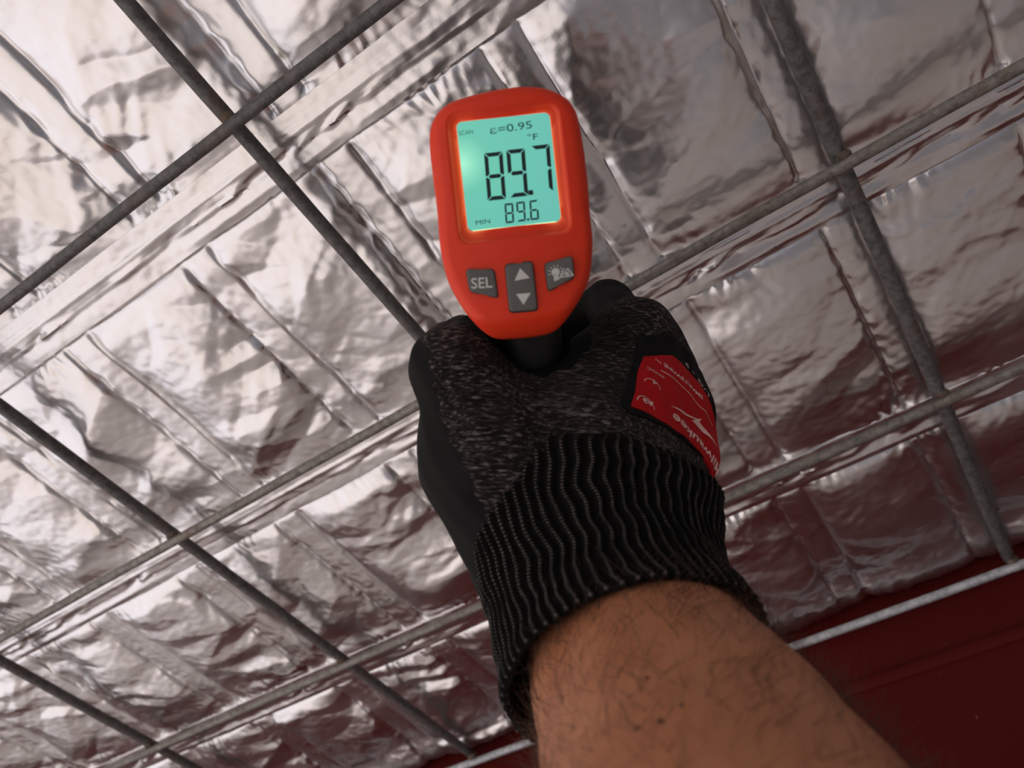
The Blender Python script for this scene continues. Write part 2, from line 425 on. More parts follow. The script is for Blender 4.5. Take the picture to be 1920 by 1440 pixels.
NT_ = 240; TH = np.arange(NT_) * 2 * np.pi / NT_; DIR = np.stack([np.cos(TH), np.sin(TH)], 1)
sc4 = np.array([loc2(852.5, 228), loc2(1032.5, 203), loc2(1051, 411), loc2(878.5, 432)])
SCX, SCY = sc4.mean(0); SHW = (sc4[1, 0] + sc4[2, 0] - sc4[0, 0] - sc4[3, 0]) / 4; SHH = (sc4[0, 1] + sc4[1, 1] - sc4[2, 1] - sc4[3, 1]) / 4
CEN = np.array([SCX, SCY])
ro = polar(OUT, TH, CEN)
k3 = np.array([1, 2, 3, 4, 3, 2, 1.]); k3 /= k3.sum(); ro = sum(w_ * np.roll(ro, i - 3) for i, w_ in enumerate(k3))
rs = polar(rrect(SCX, SCY, SHW, SHH, 1.5), TH, CEN)
rb = polar(rrect(SCX, SCY - .6, SHW + 2.3, SHH + 2.6, 3.0), TH, CEN)
CH_Y = loc2(975, 589)[1]
def face_z(p):                               # the chin is bevelled away from the viewer
    return -np.clip(CH_Y - p[:, 1], 0, None) * 1.1 - .010 * p[:, 0] ** 2 * .6
loops = []
def add_loop(r, z, zadd=True):
    p = CEN + DIR * r[:, None]; zz = np.full(NT_, z) + (face_z(p) if zadd else 0)
    loops.append(np.concatenate([p, zz[:, None]], 1))
shell_loops = [(rs - .15, -2.6), (rs, -1.7), (rs + .25, -1.45), (rb - .7, -1.25), (rb - .15, -.75), (rb + .35, -.18), (rb + .9, 0.0)]
for r, z in shell_loops: add_loop(r, z)
for f_ in np.linspace(.12, 1, 12): add_loop((rb + .9) + (ro - 3.6 - rb - .9) * f_, 0.0)
for a in np.linspace(0, math.pi / 2, 8)[1:]: add_loop(ro - 3.6 + 3.6 * math.sin(a), -3.6 + 3.6 * math.cos(a))
add_loop(ro, -8.0); add_loop(ro * 1.0 - .2, -10.5)
add_loop(ro - .9, -11.0)
V = np.concatenate(loops); mesh_obj('housing', V * .001, grid_faces(len(loops), NT_, True), M['shell'], gun, sharp=50)
loops = []
add_loop(ro - .8, -10.9); add_loop(ro - .4, -12.0); add_loop(ro - .5, -18.0); add_loop(ro * .93, -24.0)
br = polar(rrect(0, 0, 17, 19, 9), TH, (0, 0)); bc = np.array([0, -3.0])
base = loops
def barrel(rad, z): base.append(np.concatenate([bc + DIR * rad[:, None], np.full((NT_, 1), z)], 1))
barrel(br * 1.0, -32); barrel(br * .95, -55); barrel(br * .92, -72); barrel(br * .86, -76); barrel(br * .55, -76.5); barrel(br * .5, -72); barrel(br * .02, -72)
mesh_obj('rear_body', np.concatenate(base) * .001, grid_faces(len(base), NT_, True), M['black'], gun, sharp=40)
lz = [np.concatenate([bc + DIR * r, np.full((NT_, 1), z)], 1) for r, z in ((8.4, -73.2), (6, -74.6), (3, -75.2), (.05, -75.4))]
mesh_obj('lens', np.concatenate(lz) * .001, grid_faces(4, NT_, True)[:, ::-1], M['lens'], gun)
# grip: from behind the chin down into the fist
inv = np.linalg.inv(tm)
def cam2loc(p): w = to_world(p); return (inv[:3, :3] @ (w - tm[:3, 3])) * 1000
ga, gb = cam2loc(cam_pt(968, 545, 238)), cam2loc(cam_pt(1010, 915, 268))
gl = []
for f_ in np.linspace(0, 1, 14):
    c = ga + (gb - ga) * f_; w_ = 13.5 - 1.5 * math.sin(f_ * math.pi) + 1.2 * f_; d_ = 15.5 - 1.5 * math.sin(f_ * 3 * math.pi)
    e = 1 if f_ < .97 else .86
    th = np.arange(48) * 2 * np.pi / 48
    gl.append(np.stack([c[0] + e * w_ * np.cos(th), np.full(48, c[1]), c[2] + e * d_ * np.sin(th)], 1))
gl = np.concatenate(gl); gf = [tuple(q) for q in grid_faces(14, 48, True)] + [tuple(range(48)), tuple(range(13 * 48, 14 * 48))[::-1]]
mesh_obj('grip', gl * .001, gf, M['black'], gun, sharp=50)
ta = cam2loc(cam_pt(990, 560, 288))
tv = []
for f_ in np.linspace(0, 1, 10):
    cz = ta[2] - 3 * math.sin(f_ * math.pi) + 3; cy = ta[1] - 22 * f_; th = np.arange(12) * 2 * np.pi / 12
    tv.append(np.stack([ta[0] + 4.5 * np.cos(th), np.full(12, cy), cz + 2.6 * np.sin(th)], 1))
tf = [tuple(q) for q in grid_faces(10, 12, True)] + [tuple(range(12)), tuple(range(108, 120))[::-1]]
mesh_obj('trigger', np.concatenate(tv) * .001, tf, M['shell'], gun)

# display
SZ = -1.75
scr = mesh_obj('display', np.concatenate([[(0, 0, 0)], np.concatenate([DIR * (rs - .02)[:, None], np.zeros((NT_, 1))], 1)]) * .001,
               [(0, 1 + i, 1 + (i + 1) % NT_) for i in range(NT_)], M['lcd'], gun, smooth=False)
scr.location = (SCX * .001, SCY * .001, SZ * .001); scr['label'] = 'backlit pale green liquid crystal display'
mesh_obj('added_glow_ring', np.concatenate([np.concatenate([DIR * (rs - .17)[:, None], np.full((NT_, 1), z_)], 1) for z_ in (-.85, -.02)]) * .001,
         grid_faces(2, NT_, True), M['edge'], scr)  # unseen glowing ring, added to make the bezel glow round the display
def S(px, py): return loc2(px, py) - CEN
def plate(name, polys, mat, parent, z0, h):
    v, f = [], []
    for p in polys:
        p = np.asarray(p); n = len(p); o = len(v)
        area = np.sum(p[:, 0] * np.roll(p[:, 1], -1) - np.roll(p[:, 0], -1) * p[:, 1])
        if area < 0: p = p[::-1]
        v += [(x, y, z0) for x, y in p] + [(x, y, z0 + h) for x, y in p]
        f += [tuple(o + n + i for i in range(n)), tuple(o + i for i in range(n))[::-1]] + [(o + i, o + (i + 1) % n, o + n + (i + 1) % n, o + n + i) for i in range(n)]
    return mesh_obj(name, np.array(v) * .001, f, mat, parent, smooth=False)
SEGS = {'8': 'abcdefg', '9': 'abcdfg', '7': 'abc', '6': 'acdefg'}
def digit(ch, cx, cy, w, h, t, slant, mat, g=.16):
    hw, hh = w / 2, h / 2; i = t; P = {}
    def X(x, y): return (cx + x + slant * y, cy + y)
    P['a'] = [(-hw + g, hh), (hw - g, hh), (hw - i - g, hh - i), (-hw + i + g, hh - i)]
    P['d'] = [(-hw + g, -hh), (-hw + i + g, -hh + i), (hw - i - g, -hh + i), (hw - g, -hh)]
    P['g'] = [(-hw + i * .6 + g, 0), (-hw + i + g, i / 2), (hw - i - g, i / 2), (hw - i * .6 - g, 0), (hw - i - g, -i / 2), (-hw + i + g, -i / 2)]
    P['f'] = [(-hw, hh - g), (-hw + i, hh - i - g), (-hw + i, i / 2 + g), (-hw + i * .35, g), (-hw, g * 2)]
    P['b'] = [(-x, y) for x, y in P['f']]; P['e'] = [(x, -y) for x, y in P['f']]; P['c'] = [(-x, -y) for x, y in P['f']]
    polys = [[X(*q) for q in P[s]] for s in SEGS[ch]]
    return plate('digit', polys, mat, scr, .0, .06)
for ch, px, py in (('8', 928, 327), ('9', 970, 321), ('7', 1017, 313)):
    x, y = S(px, py); digit(ch, x, y, 5.0, 12.8, 1.05, .03, M['ink'])
x, y = S(995.5, 358); plate('decimal_point', [rrect(x, y, .65, .65, .2, 3)], M['ink'], scr, 0, .06)
for ch, px, py in (('8', 955, 397), ('9', 977, 394), ('6', 1002, 391)):
    x, y = S(px, py); digit(ch, x, y, 2.35, 5.3, .5, .05, M['ink'], .07)
x, y = S(990.5, 409); plate('decimal_point', [rrect(x, y, .3, .3, .1, 3)], M['ink'], scr, 0, .06)

def text_mesh(txt, size, shear=0, bold=0, align='CENTER'):
    c = bpy.data.curves.new('text', 'FONT'); c.body = txt; c.size = size; c.shear = shear; c.offset = bold; c.align_x = align; c.align_y = 'CENTER'
    c.resolution_u = 3
    o = bpy.data.objects.new('text', c); COL.objects.link(o)
    dg = bpy.context.evaluated_depsgraph_get(); dg.update()
    me = bpy.data.meshes.new_from_object(o.evaluated_get(dg), depsgraph=dg)
    v = np.array([q.co[:2] for q in me.vertices]); f = [tuple(p.vertices) for p in me.polygons]
    bpy.data.objects.remove(o); bpy.data.curves.remove(c); bpy.data.meshes.remove(me)
    return v, f
def flat_text(name, txt, size, x, y, rot, mat, parent, z, width=None, bold=0, shear=0):
    v, f = text_mesh(txt, size, shear, bold)
    if width: v[:, 0] *= width / (v[:, 0].max() - v[:, 0].min())
    c, s = math.cos(rot), math.sin(rot)
    v = np.stack([x + c * v[:, 0] - s * v[:, 1], y + s * v[:, 0] + c * v[:, 1], np.full(len(v), z)], 1)
    return mesh_obj(name, v * .001, f, mat, parent, smooth=False)
x, y = S(905, 414); flat_text('indicator', 'MIN', 1.75, x, y, .02, M['ink'], scr, .05, 3.9)
x, y = S(1003, 253); flat_text('indicator', '°F', 2.3, x - .6, y, 0, M['ink'], scr, .05, 2.9)
x, y = S(873, 245); flat_text('indicator', 'SCAN', 1.7, x, y, .03, M['faint'], scr, .05, 3.8)
x, y = S(958, 236); flat_text('indicator', 'ε=0.95', 2.9, x, y, .04, M['faint'], scr, .05, 11.5, .02)

# keys
def key(pts_px, r=1.0, h=1.15):
    p = np.array([loc2(*q) for q in pts_px]); c = p.mean(0); n = len(p); ring = []
    for i in range(n):
        a, b, d = p[i - 1], p[i], p[(i + 1) % n]; u1 = (a - b) / np.linalg.norm(a - b); u2 = (d - b) / np.linalg.norm(d - b)
        for t in np.linspace(0, 1, 6):
            s0, s1 = b + u1 * r * 1.2, b + u2 * r * 1.2
            ring.append((1 - t) ** 2 * s0 + 2 * t * (1 - t) * b + t * t * s1)
    ring = np.array(ring); zf = face_z(ring).mean(); L = []
    for sc_, z in ((1.0, -.7), (1.0, .55 * h), (.985, .8 * h), (.95, .95 * h), (.88, h), (.5, h * 1.02), (.01, h * 1.03)):
        L.append(np.concatenate([c + (ring - c) * sc_, np.full((len(ring), 1), z + zf)], 1))
    V_ = np.concatenate(L) * .001
    # dark moat around the key
    o = mesh_obj('key', V_, grid_faces(len(L), len(ring), True), M['key'], gun, sharp=60)
    mo = [np.concatenate([c + (ring - c) * s_, face_z(c + (ring - c) * s_)[:, None] + z_], 1) for s_, z_ in ((1.055, .03), (.99, .035))]
    mesh_obj('key_gap', np.concatenate(mo) * .001, grid_faces(2, len(ring), True), M['black'], o)
    return o, zf + h * 1.03 + .03
kb, kz = key([(873.5, 504.5), (926, 505), (934, 558.5), (881, 546)])
x, y = loc2(903, 532); flat_text('key_print', 'SEL', 4.0, x, y, math.radians(-2.5), M['white'], kb, kz, 5.6, .05)
kb, kz = key([(947, 497.5), (998, 491), (1008, 581), (956, 585)])
plate('key_print', [[loc2(975, 504), loc2(993, 522), loc2(965, 527.5)]], M['white'], kb, kz - .04, .07)
plate('key_print', [[loc2(968, 552.5), loc2(995, 550), loc2(981.5, 572.5)]], M['white'], kb, kz - .04, .07)
kb, kz = key([(1021, 494), (1073, 479), (1077, 520), (1028, 546.5)])
def line(a, b, w):
    a, b = np.array(a), np.array(b); d = (b - a) / np.linalg.norm(b - a); n = np.array([-d[1], d[0]]) * w / 2; return [a + n, a - n, b - n, b + n]
q = lambda px, py: loc2(px, py)
bulb = rrect(*q(1041.5, 511), 1.1, 1.1, 1.05, 5); icon = [bulb, rrect(*q(1042.5, 520), .62, .85, .2, 3)]
for a in range(-30, 220, 32):
    c_ = q(1041.5, 511); dd = np.array([math.cos(math.radians(a)), math.sin(math.radians(a))]); icon.append(line(c_ + dd * 1.35, c_ + dd * 2.0, .22))
tri = [q(1064, 503.5), q(1075, 516.5), q(1051.5, 520.5)]
icon += [line(tri[0], tri[1], .28), line(tri[1], tri[2], .28), line(tri[2], tri[0], .28), line(q(1057, 503), q(1049, 522), .3), line(q(1049, 522), q(1039, 527), .35)]
icon.append(rrect(*q(1063, 514), .5, .5, .49, 5))
for a in range(0, 360, 60):
    c_ = q(1063, 514); dd = np.array([math.cos(math.radians(a)), math.sin(math.radians(a))]); icon.append(line(c_, c_ + dd * .95, .14))
plate('key_print', icon, M['white'], kb, kz - .04, .07)

# ---------------------------------------------------------------- gloved hand: one distance field, polygonised
VOX = 0.75
def c3(px, py, d): return cam_pt(px, py, d)
lo3 = np.array([-52., -92., -345.]); hi3 = np.array([74., 62., -165.])
nx, ny, nz = (np.ceil((hi3 - lo3) / VOX).astype(int) + 1)
GX, GY, GZ = np.meshgrid(lo3[0] + VOX * np.arange(nx), lo3[1] + VOX * np.arange(ny), lo3[2] + VOX * np.arange(nz), indexing='ij')
GP = np.stack([GX, GY, GZ], -1).astype(np.float32)
def cone(a, b, ra, rb_):
    a = np.asarray(a, np.float32); b = np.asarray(b, np.float32); ba = b - a
    pa = GP - a; h = np.clip((pa @ ba) / float(ba @ ba), 0, 1)
    return np.linalg.norm(pa - h[..., None] * ba, axis=-1) - (ra + (rb_ - ra) * h)
def smin(a, b, k_):
    h = np.clip(.5 + .5 * (b - a) / k_, 0, 1); return b + (a - b) * h - k_ * h * (1 - h)
T1, TI, TT = c3(855, 690, 229), c3(868, 652, 258), c3(905, 640, 286)
W1 = c3(1080, 880, 238); W2 = c3(1195, 1200, 200)
MC = [c3(1190, 630, 262), c3(1234, 690, 268), c3(1268, 778, 264), c3(1272, 868, 256)]
d_ = cone(W1, W2, 25, 20)
d_ = smin(d_, cone(W1, MC[0], 25, 12.5), 14); d_ = smin(d_, cone(W1, MC[1], 25, 12.5), 12)
d_ = smin(d_, cone(W1, MC[2], 25, 12), 12); d_ = smin(d_, cone(c3(1150, 960, 235), MC[3], 25, 12), 12)
d_ = smin(d_, cone(c3(985, 1050, 228), c3(915, 850, 226), 16, 19), 10)
d_ = smin(d_, cone(c3(915, 850, 226), T1, 19, 12.2), 8)
d_ = smin(d_, cone(c3(915, 870, 226), c3(985, 1140, 220), 17, 9), 6)
d_ = smin(d_, cone(T1, c3(985, 792, 234), 11, 11.5), 7); d_ = smin(d_, cone(c3(985, 792, 234), MC[0], 11.5, 11), 7)
hand = d_
th_ = smin(cone(T1, TI, 12.2, 10.2), cone(TI, TT, 10.2, 8.5), 2.5)
hand = smin(hand, th_, 5)
FING = [(MC[0], c3(1140, 572, 299), c3(1062, 612, 314), c3(990, 642, 306), 10.4, 9.4, 8.6, 8),
        (MC[1], c3(1135, 690, 304), c3(960, 705, 304), c3(822, 712, 274), 11, 9.8, 9.2, 8.4),
        (MC[2], c3(1150, 785, 302), c3(965, 795, 300), c3(834, 800, 272), 11, 9.6, 9.0, 8.2),
        (MC[3], c3(1150, 868, 292), c3(975, 880, 290), c3(860, 880, 268), 10.5, 8.8, 8.3, 7.6)]
allf = None
for a, b, c, e, r0, r1, r2, r3 in FING:
    f1 = smin(smin(cone(a, b, r0, r1), cone(b, c, r1, r2), 3), cone(c, e, r2, r3), 3)
    allf = f1 if allf is None else smin(allf, f1, 1.2)
hand = smin(hand, allf, 4.0)
hand = np.maximum(hand, 15.6 - cone(c3(968, 545, 238), c3(1010, 915, 268), 0, 0))
hand += .35 * np.sin(GX * .55 + GY * .2) * np.sin(GZ * .4 + GY * .3) * np.exp(-np.abs(hand) / 4)

def surface_nets(f, lo, h):
    s = f < 0
    c = [(i, j, k_) for i in (0, 1) for j in (0, 1) for k_ in (0, 1)]
    n = np.array(f.shape) - 1
    cs = [s[i:i + n[0], j:j + n[1], k_:k_ + n[2]] for i, j, k_ in c]
    cnt = sum(x.astype(np.int8) for x in cs); act = (cnt > 0) & (cnt < 8)
    idx = np.argwhere(act); vid = -np.ones(act.shape, int); vid[act] = np.arange(len(idx))
    acc = np.zeros((len(idx), 3)); num = np.zeros(len(idx))
    val = {cc: f[idx[:, 0] + cc[0], idx[:, 1] + cc[1], idx[:, 2] + cc[2]] for cc in c}
    for a in c:
        for b in c:
            if sum(np.abs(np.subtract(a, b))) != 1 or a > b: continue
            va, vb = val[a], val[b]; m = (va < 0) != (vb < 0)
            t = np.where(m, va / np.where(m, va - vb, 1), 0)
            p = np.array(a) + t[:, None] * (np.array(b) - np.array(a)); acc[m] += p[m]; num[m] += 1
    V_ = lo + h * (idx + acc / num[:, None]); Fs = []
    for ax in range(3):
        u, v = [(1, 2), (2, 0), (0, 1)][ax]
        sl0 = [slice(None)] * 3; sl1 = [slice(None)] * 3; sl0[ax] = slice(0, -1); sl1[ax] = slice(1, None)
        ch = s[tuple(sl0)] != s[tuple(sl1)]; E_ = np.argwhere(ch)
        E_ = E_[(E_[:, u] > 0) & (E_[:, v] > 0) & (E_[:, u] < n[u]) & (E_[:, v] < n[v])]
        ins = s[E_[:, 0], E_[:, 1], E_[:, 2]]
        def cell(du, dv):
            q_ = E_.copy(); q_[:, u] -= du; q_[:, v] -= dv; return vid[q_[:, 0], q_[:, 1], q_[:, 2]]
        quad = np.stack([cell(1, 1), cell(0, 1), cell(0, 0), cell(1, 0)], 1)
        quad[~ins] = quad[~ins][:, ::-1]; Fs.append(quad)
    return V_, np.concatenate(Fs)
HV, HF = surface_nets(hand, lo3, VOX)
HF = HF[(HF >= 0).all(1)]
# two passes of relaxation take the voxel steps out
ed = np.concatenate([HF[:, [0, 1]], HF[:, [1, 2]], HF[:, [2, 3]], HF[:, [3, 0]]])
for _ in range(4):
    acc = np.zeros_like(HV); num = np.zeros(len(HV))
    np.add.at(acc, ed[:, 0], HV[ed[:, 1]]); np.add.at(num, ed[:, 0], 1); np.add.at(acc, ed[:, 1], HV[ed[:, 0]]); np.add.at(num, ed[:, 1], 1)
    HV = HV * .4 + .6 * acc / num[:, None]

person = empty('person', tuple(to_world(c3(1560, 2600, 70))))
tag(person, 'person with a hairy bare forearm and dark knit work glove holding the red thermometer', 'person')
P0 = np.array(person.location)
def pworld(p): return to_world(p) - P0

# which faces carry the dipped coating: the thenar side, the inner side of the fist and all fingers
ctr = HV[HF].mean(1)
bl = np.array([c3(770, 610, 232), c3(806, 655, 222), c3(812, 715, 218), c3(832, 790, 212), c3(874, 880, 206), c3(922, 1000, 200), c3(937, 1090, 196), c3(950, 1200, 190)])
bxs = np.interp(ctr[:, 1], bl[::-1, 1], bl[::-1, 0])
coat = ctr[:, 0] < bxs + .6 * np.sin(ctr[:, 1] * .9)
gca, gcb = c3(968, 545, 238), c3(1010, 915, 268); gd_ = (gcb - gca) / np.linalg.norm(gcb - gca)
ge = ctr - gca; ge = np.linalg.norm(ge - (ge @ gd_)[:, None] * gd_, axis=1)
coat |= ge < 21.5 + .8 * np.sin(ctr[:, 0] * .8)
coat |= ctr[:, 2] < -(266 + .15 * ctr[:, 1])                       # far side of the fist
pa, pb = c3(1180, 540, 250), c3(1005, 668, 235)                     # line beside the index finger
side = (ctr[:, 0] - pa[0]) * (pb[1] - pa[1]) - (ctr[:, 1] - pa[1]) * (pb[0] - pa[0])
coat |= (side > 0) & (ctr[:, 1] > pb[1] - 1) & (ctr[:, 0] > c3(985, 0, 240)[0])
def submesh(name, fm, mat, parent, off=None):
    f = HF[fm]; u, invx = np.unique(f, return_inverse=True)
    return mesh_obj(name, pworld(HV[u]), invx.reshape(f.shape), mat, parent)
glove = submesh('glove', ~coat, M['knit'], person)
glove['label'] = 'dark grey heather knit work glove with black coated palm and ribbed cuff'
submesh('palm_coating', coat, M['coat'], glove)['label'] = 'smooth black dipped palm and fingers'

# ribbed cuff
def bez(P, t): a, b, c, d = P; t = t[:, None]; return (1 - t) ** 3 * a + 3 * (1 - t) ** 2 * t * b + 3 * (1 - t) * t * t * c + t ** 3 * d
CS = c3(1118, 885, 234); CO = c3(1198, 1254, 191)
yv, zv = np.array([0, -1, 0.]), np.array([0, 0, 1.]); xv = np.array([1, 0, 0.])
t0 = yv * math.cos(math.radians(30)) + zv * math.sin(math.radians(30)) - .22 * xv
t1 = yv * math.cos(math.radians(60)) + zv * math.sin(math.radians(60)) + .22 * xv
Lc = np.linalg.norm(CO - CS)
NR, NC = 110, 640; RIBS = 64
ts = np.linspace(0, 1, NR); CP = [CS, CS + t0 * Lc / 3, CO - t1 * Lc / 3, CO]; cc = bez(CP, ts)
tg = np.gradient(cc, axis=0); tg /= np.linalg.norm(tg, axis=1)[:, None]
sx = np.tile(xv, (NR, 1)) - tg * (tg @ xv)[:, None]; sx /= np.linalg.norm(sx, axis=1)[:, None]; sn = np.cross(sx, tg)   # towards viewer / up
sn = np.where((sn[:, 2] < 0)[:, None], -sn, sn)
aw = np.interp(ts, [0, .3, .62, .85, 1], [38.2, 36.6, 32.6, 33.6, 34.6]); bw = np.interp(ts, [0, .3, .62, .85, 1], [30.4, 30.0, 28.8, 30.2, 31.4])
th = np.arange(NC) * 2 * np.pi / NC
ph = .22 * np.sin(ts * 9.0)[:, None] * np.sin(2 * th + .7)[None] * smooth(.15, .5, ts)[:, None] + .35 * perlin(ts[:, None] * 7, th[None] * 2.2, 70) * 1.5
rib = np.cos(RIBS * th[None] + 6.0 * ph)
fade = smooth(0, .12, ts)[:, None]
wob = 1.1 * perlin(ts[:, None] * 6, 3 + 2.2 * np.abs(th[None] - np.pi), 71) * 1.6 * smooth(.1, .5, ts)[:, None]
rr = .75 * rib * fade + wob; sc0 = (.90 + .10 * smooth(0, .10, ts))[:, None]
hem = np.ones(NR); 
V = cc[:, None] + (aw[:, None] * sc0 + rr)[..., None] * np.cos(th)[None, :, None] * sx[:, None] + (bw[:, None] * sc0 + rr)[..., None] * np.sin(th)[None, :, None] * sn[:, None]
# turned-in hem
inn = []
for e, s_ in ((1.0, .985), (.5, .955), (-1.5, .93), (-9, .92)):
    c0 = CO + tg[-1] * e
    inn.append(c0 + ((aw[-1] + rr[-1] * .6) * s_)[:, None] * np.cos(th)[:, None] * sx[-1] + ((bw[-1] + rr[-1] * .6) * s_)[:, None] * np.sin(th)[:, None] * sn[-1])
V = np.concatenate([V, np.array(inn)])
co = mesh_obj('cuff', pworld(V.reshape(-1, 3)), grid_faces(NR + 4, NC, True), M['cuff'], glove)
co['label'] = 'black ribbed knit cuff flecked with grey'
uvu = (RIBS * th[None] + 6.0 * ph) / (2 * np.pi); uvu = np.concatenate([uvu, np.repeat(uvu[-1:], 4, 0)])
uvv = np.concatenate([ts, [1.01, 1.02, 1.05, 1.2]])
uv = np.stack([uvu, np.repeat(uvv[:, None], NC, 1)], -1).reshape(-1, 2)
me = co.data; li = np.empty(len(me.loops), np.int32); me.loops.foreach_get('vertex_index', li)
lay = me.uv_layers.new(name='UVMap'); luv = uv[li]
# the closing column would otherwise run backwards through all ribs
pol = luv.reshape(-1, 4, 2); mxu = pol[..., 0].max(1, keepdims=True); pol[..., 0] = np.where(mxu - pol[..., 0] > RIBS / 2, pol[..., 0] + RIBS, pol[..., 0])
lay.data.foreach_set('uv', pol.reshape(-1).astype(np.float32))

# ---------------------------------------------------------------- bare forearm
AX = [c3(1170, 1090, 214), c3(1215, 1262, 191), c3(1330, 1500, 150), c3(1500, 2050, 105), c3(1600, 3600, 85)]
AX = np.array(AX); AX = np.concatenate([AX, [AX[-1] + np.array([10, -90, 10.])]])
ra = [27, 29.3, 33.5, 40, 46, 46]; rb2 = [25, 29.5, 32, 37, 42, 42]
seg = np.concatenate([[0], np.cumsum(np.linalg.norm(np.diff(AX, axis=0), axis=1))]); NA = 150
sa = np.linspace(0, seg[-1], NA)
def cat(xk, yk, x):                           # smooth interpolation
    m = np.gradient(yk, xk, axis=0); i = np.clip(np.searchsorted(xk, x) - 1, 0, len(xk) - 2); h = (xk[i + 1] - xk[i]); t = (x - xk[i]) / h
    if np.ndim(yk) > 1: h = h[:, None]; t = t[:, None]
    return (1 + 2 * t) * (1 - t) ** 2 * yk[i] + t * (1 - t) ** 2 * h * m[i] + t * t * (3 - 2 * t) * yk[i + 1] + t * t * (t - 1) * h * m[i + 1]
ac = cat(seg, AX, sa); ar, br2 = cat(seg, np.array(ra, float), sa), cat(seg, np.array(rb2, float), sa)
at_ = np.gradient(ac, axis=0); at_ /= np.linalg.norm(at_, axis=1)[:, None]
asx = np.tile(xv, (NA, 1)) - at_ * (at_ @ xv)[:, None]; asx /= np.linalg.norm(asx, axis=1)[:, None]; asn = np.cross(asx, at_)
asn = np.where((asn[:, 2] < 0)[:, None], -asn, asn)
NAc = 96; tha = np.arange(NAc) * 2 * np.pi / NAc
bump_ = .9 * perlin(sa[:, None] / 30, 2.5 * np.cos(tha)[None] + 5, 80) + .5 * perlin(sa[:, None] / 12, 4 * np.sin(tha)[None] + 9, 81)
AV = ac[:, None] + (ar[:, None] + bump_)[..., None] * np.cos(tha)[None, :, None] * asx[:, None] + (br2[:, None] + bump_)[..., None] * np.sin(tha)[None, :, None] * asn[:, None]
fa = [tuple(q_) for q_ in grid_faces(NA, NAc, True)] + [tuple(range(NAc)), tuple(range((NA - 1) * NAc, NA * NAc))[::-1]]
arm = mesh_obj('forearm', pworld(AV.reshape(-1, 3)), fa, M['skin'], person)
arm['label'] = 'bare tanned forearm with dark hair'
# moles
abvh = BVHTree.FromPolygons([tuple(p) for p in AV.reshape(-1, 3)], [tuple(int(i) for i in f) for f in fa])
for px, py, r in ((1238, 1353, .75), (1193, 1366, .5), (1278, 1322, .5), (1213, 1271, .55)):
    dr_ = Vector(cam_pt(px, py, 1)).normalized(); h_ = abvh.ray_cast(Vector((0, 0, 0)), dr_)
    if h_[0] is None: continue
    n_ = np.array(h_[1]); e1 = np.cross(n_, [0, 1, .3]); e1 /= np.linalg.norm(e1); e2 = np.cross(n_, e1)
    mv = np.array(h_[0]) + r * (wv[:, :1] * e1 + wv[:, 1:2] * e2 + .35 * wv[:, 2:] * n_)
    mesh_obj('mole', pworld(mv), wfc, M['mole'], arm)
# hair
def hairs(n):
    vs, fs = [], []; o = 0
    for i in range(n):
        i0 = int(12 + (NA * .42 - 12) * random.random() ** 1.0); a = random.uniform(-.55, math.pi + .55)
        if random.random() < .45: a = random.gauss(.10, .33)             # denser on the outer side
        ci, T_, S_, N_ = ac[i0], at_[i0], asx[i0], asn[i0]
        nrm = math.cos(a) * S_ / ar[i0] + math.sin(a) * N_ / br2[i0]; nrm /= np.linalg.norm(nrm)
        p = ci + (ar[i0] + .2) * math.cos(a) * S_ + (br2[i0] + .2) * math.sin(a) * N_
        tangent = np.cross(T_, nrm)
        d0 = -T_ * random.uniform(.1, .8) + tangent * random.uniform(-1.1, .5) + nrm * random.uniform(.12, .7); d0 /= np.linalg.norm(d0)
        L_ = random.uniform(5, 15); curl = (tangent * random.uniform(-.5, .5) - nrm * random.uniform(.1, .6)) ; w0 = random.uniform(.045, .085)
        m = 6; q_ = p - nrm * .4; pts = []
        for s_ in range(m):
            pts.append(q_.copy()); d0 = d0 + curl * .22; d0 /= np.linalg.norm(d0); q_ = q_ + d0 * L_ / m
        for s_, pt in enumerate(pts):
            w_ = w0 * (1 - .75 * s_ / (m - 1)); e1 = np.cross(d0, [.3, .2, 1.]); e1 /= np.linalg.norm(e1); e2 = np.cross(d0, e1)
            for b_ in range(3): vs.append(pt + w_ * (math.cos(b_ * 2.094) * e1 + math.sin(b_ * 2.094) * e2))
        for s_ in range(m - 1):
            for b_ in range(3): fs.append((o + s_ * 3 + b_, o + s_ * 3 + (b_ + 1) % 3, o + s_ * 3 + 3 + (b_ + 1) % 3, o + s_ * 3 + 3 + b_))
        o += m * 3
    return np.array(vs), np.array(fs)
hv, hf = hairs(3800)
ho = mesh_obj('arm_hair', pworld(hv), hf, M['hair'], arm); ho['kind'] = 'stuff'; ho['label'] = 'dark brown arm hair'

# ---------------------------------------------------------------- rubber badge on the back of the hand
allV = np.concatenate([HV, V.reshape(-1, 3)])
hb = BVHTree.FromPolygons([tuple(p) for p in HV], [tuple(int(i) for i in f) for f in HF])
def hit(px, py):
    r = hb.ray_cast(Vector((0, 0, 0)), Vector(cam_pt(px, py, 1)).normalized()); return None if r[0] is None else (np.array(r[0]), np.array(r[1]))
LC = hit(1255, 745); ln = LC[1] * .55 + np.array([.75, .12, .35]); ln /= np.linalg.norm(ln)
lu = np.cross([0, 1, 0], ln); lu /= np.linalg.norm(lu); lv = np.cross(ln, lu); LO = LC[0]
def lab(px, py):
    """point of the badge, in mm in the badge's own plane"""
    h_ = hit(px, py)
    if h_ is None:
        for q_ in np.arange(0, 60, 1.5):
            h_ = hit(px - q_, py)
            if h_ is not None: break
    e = h_[0] - LO; return np.array([e @ lu, e @ lv])
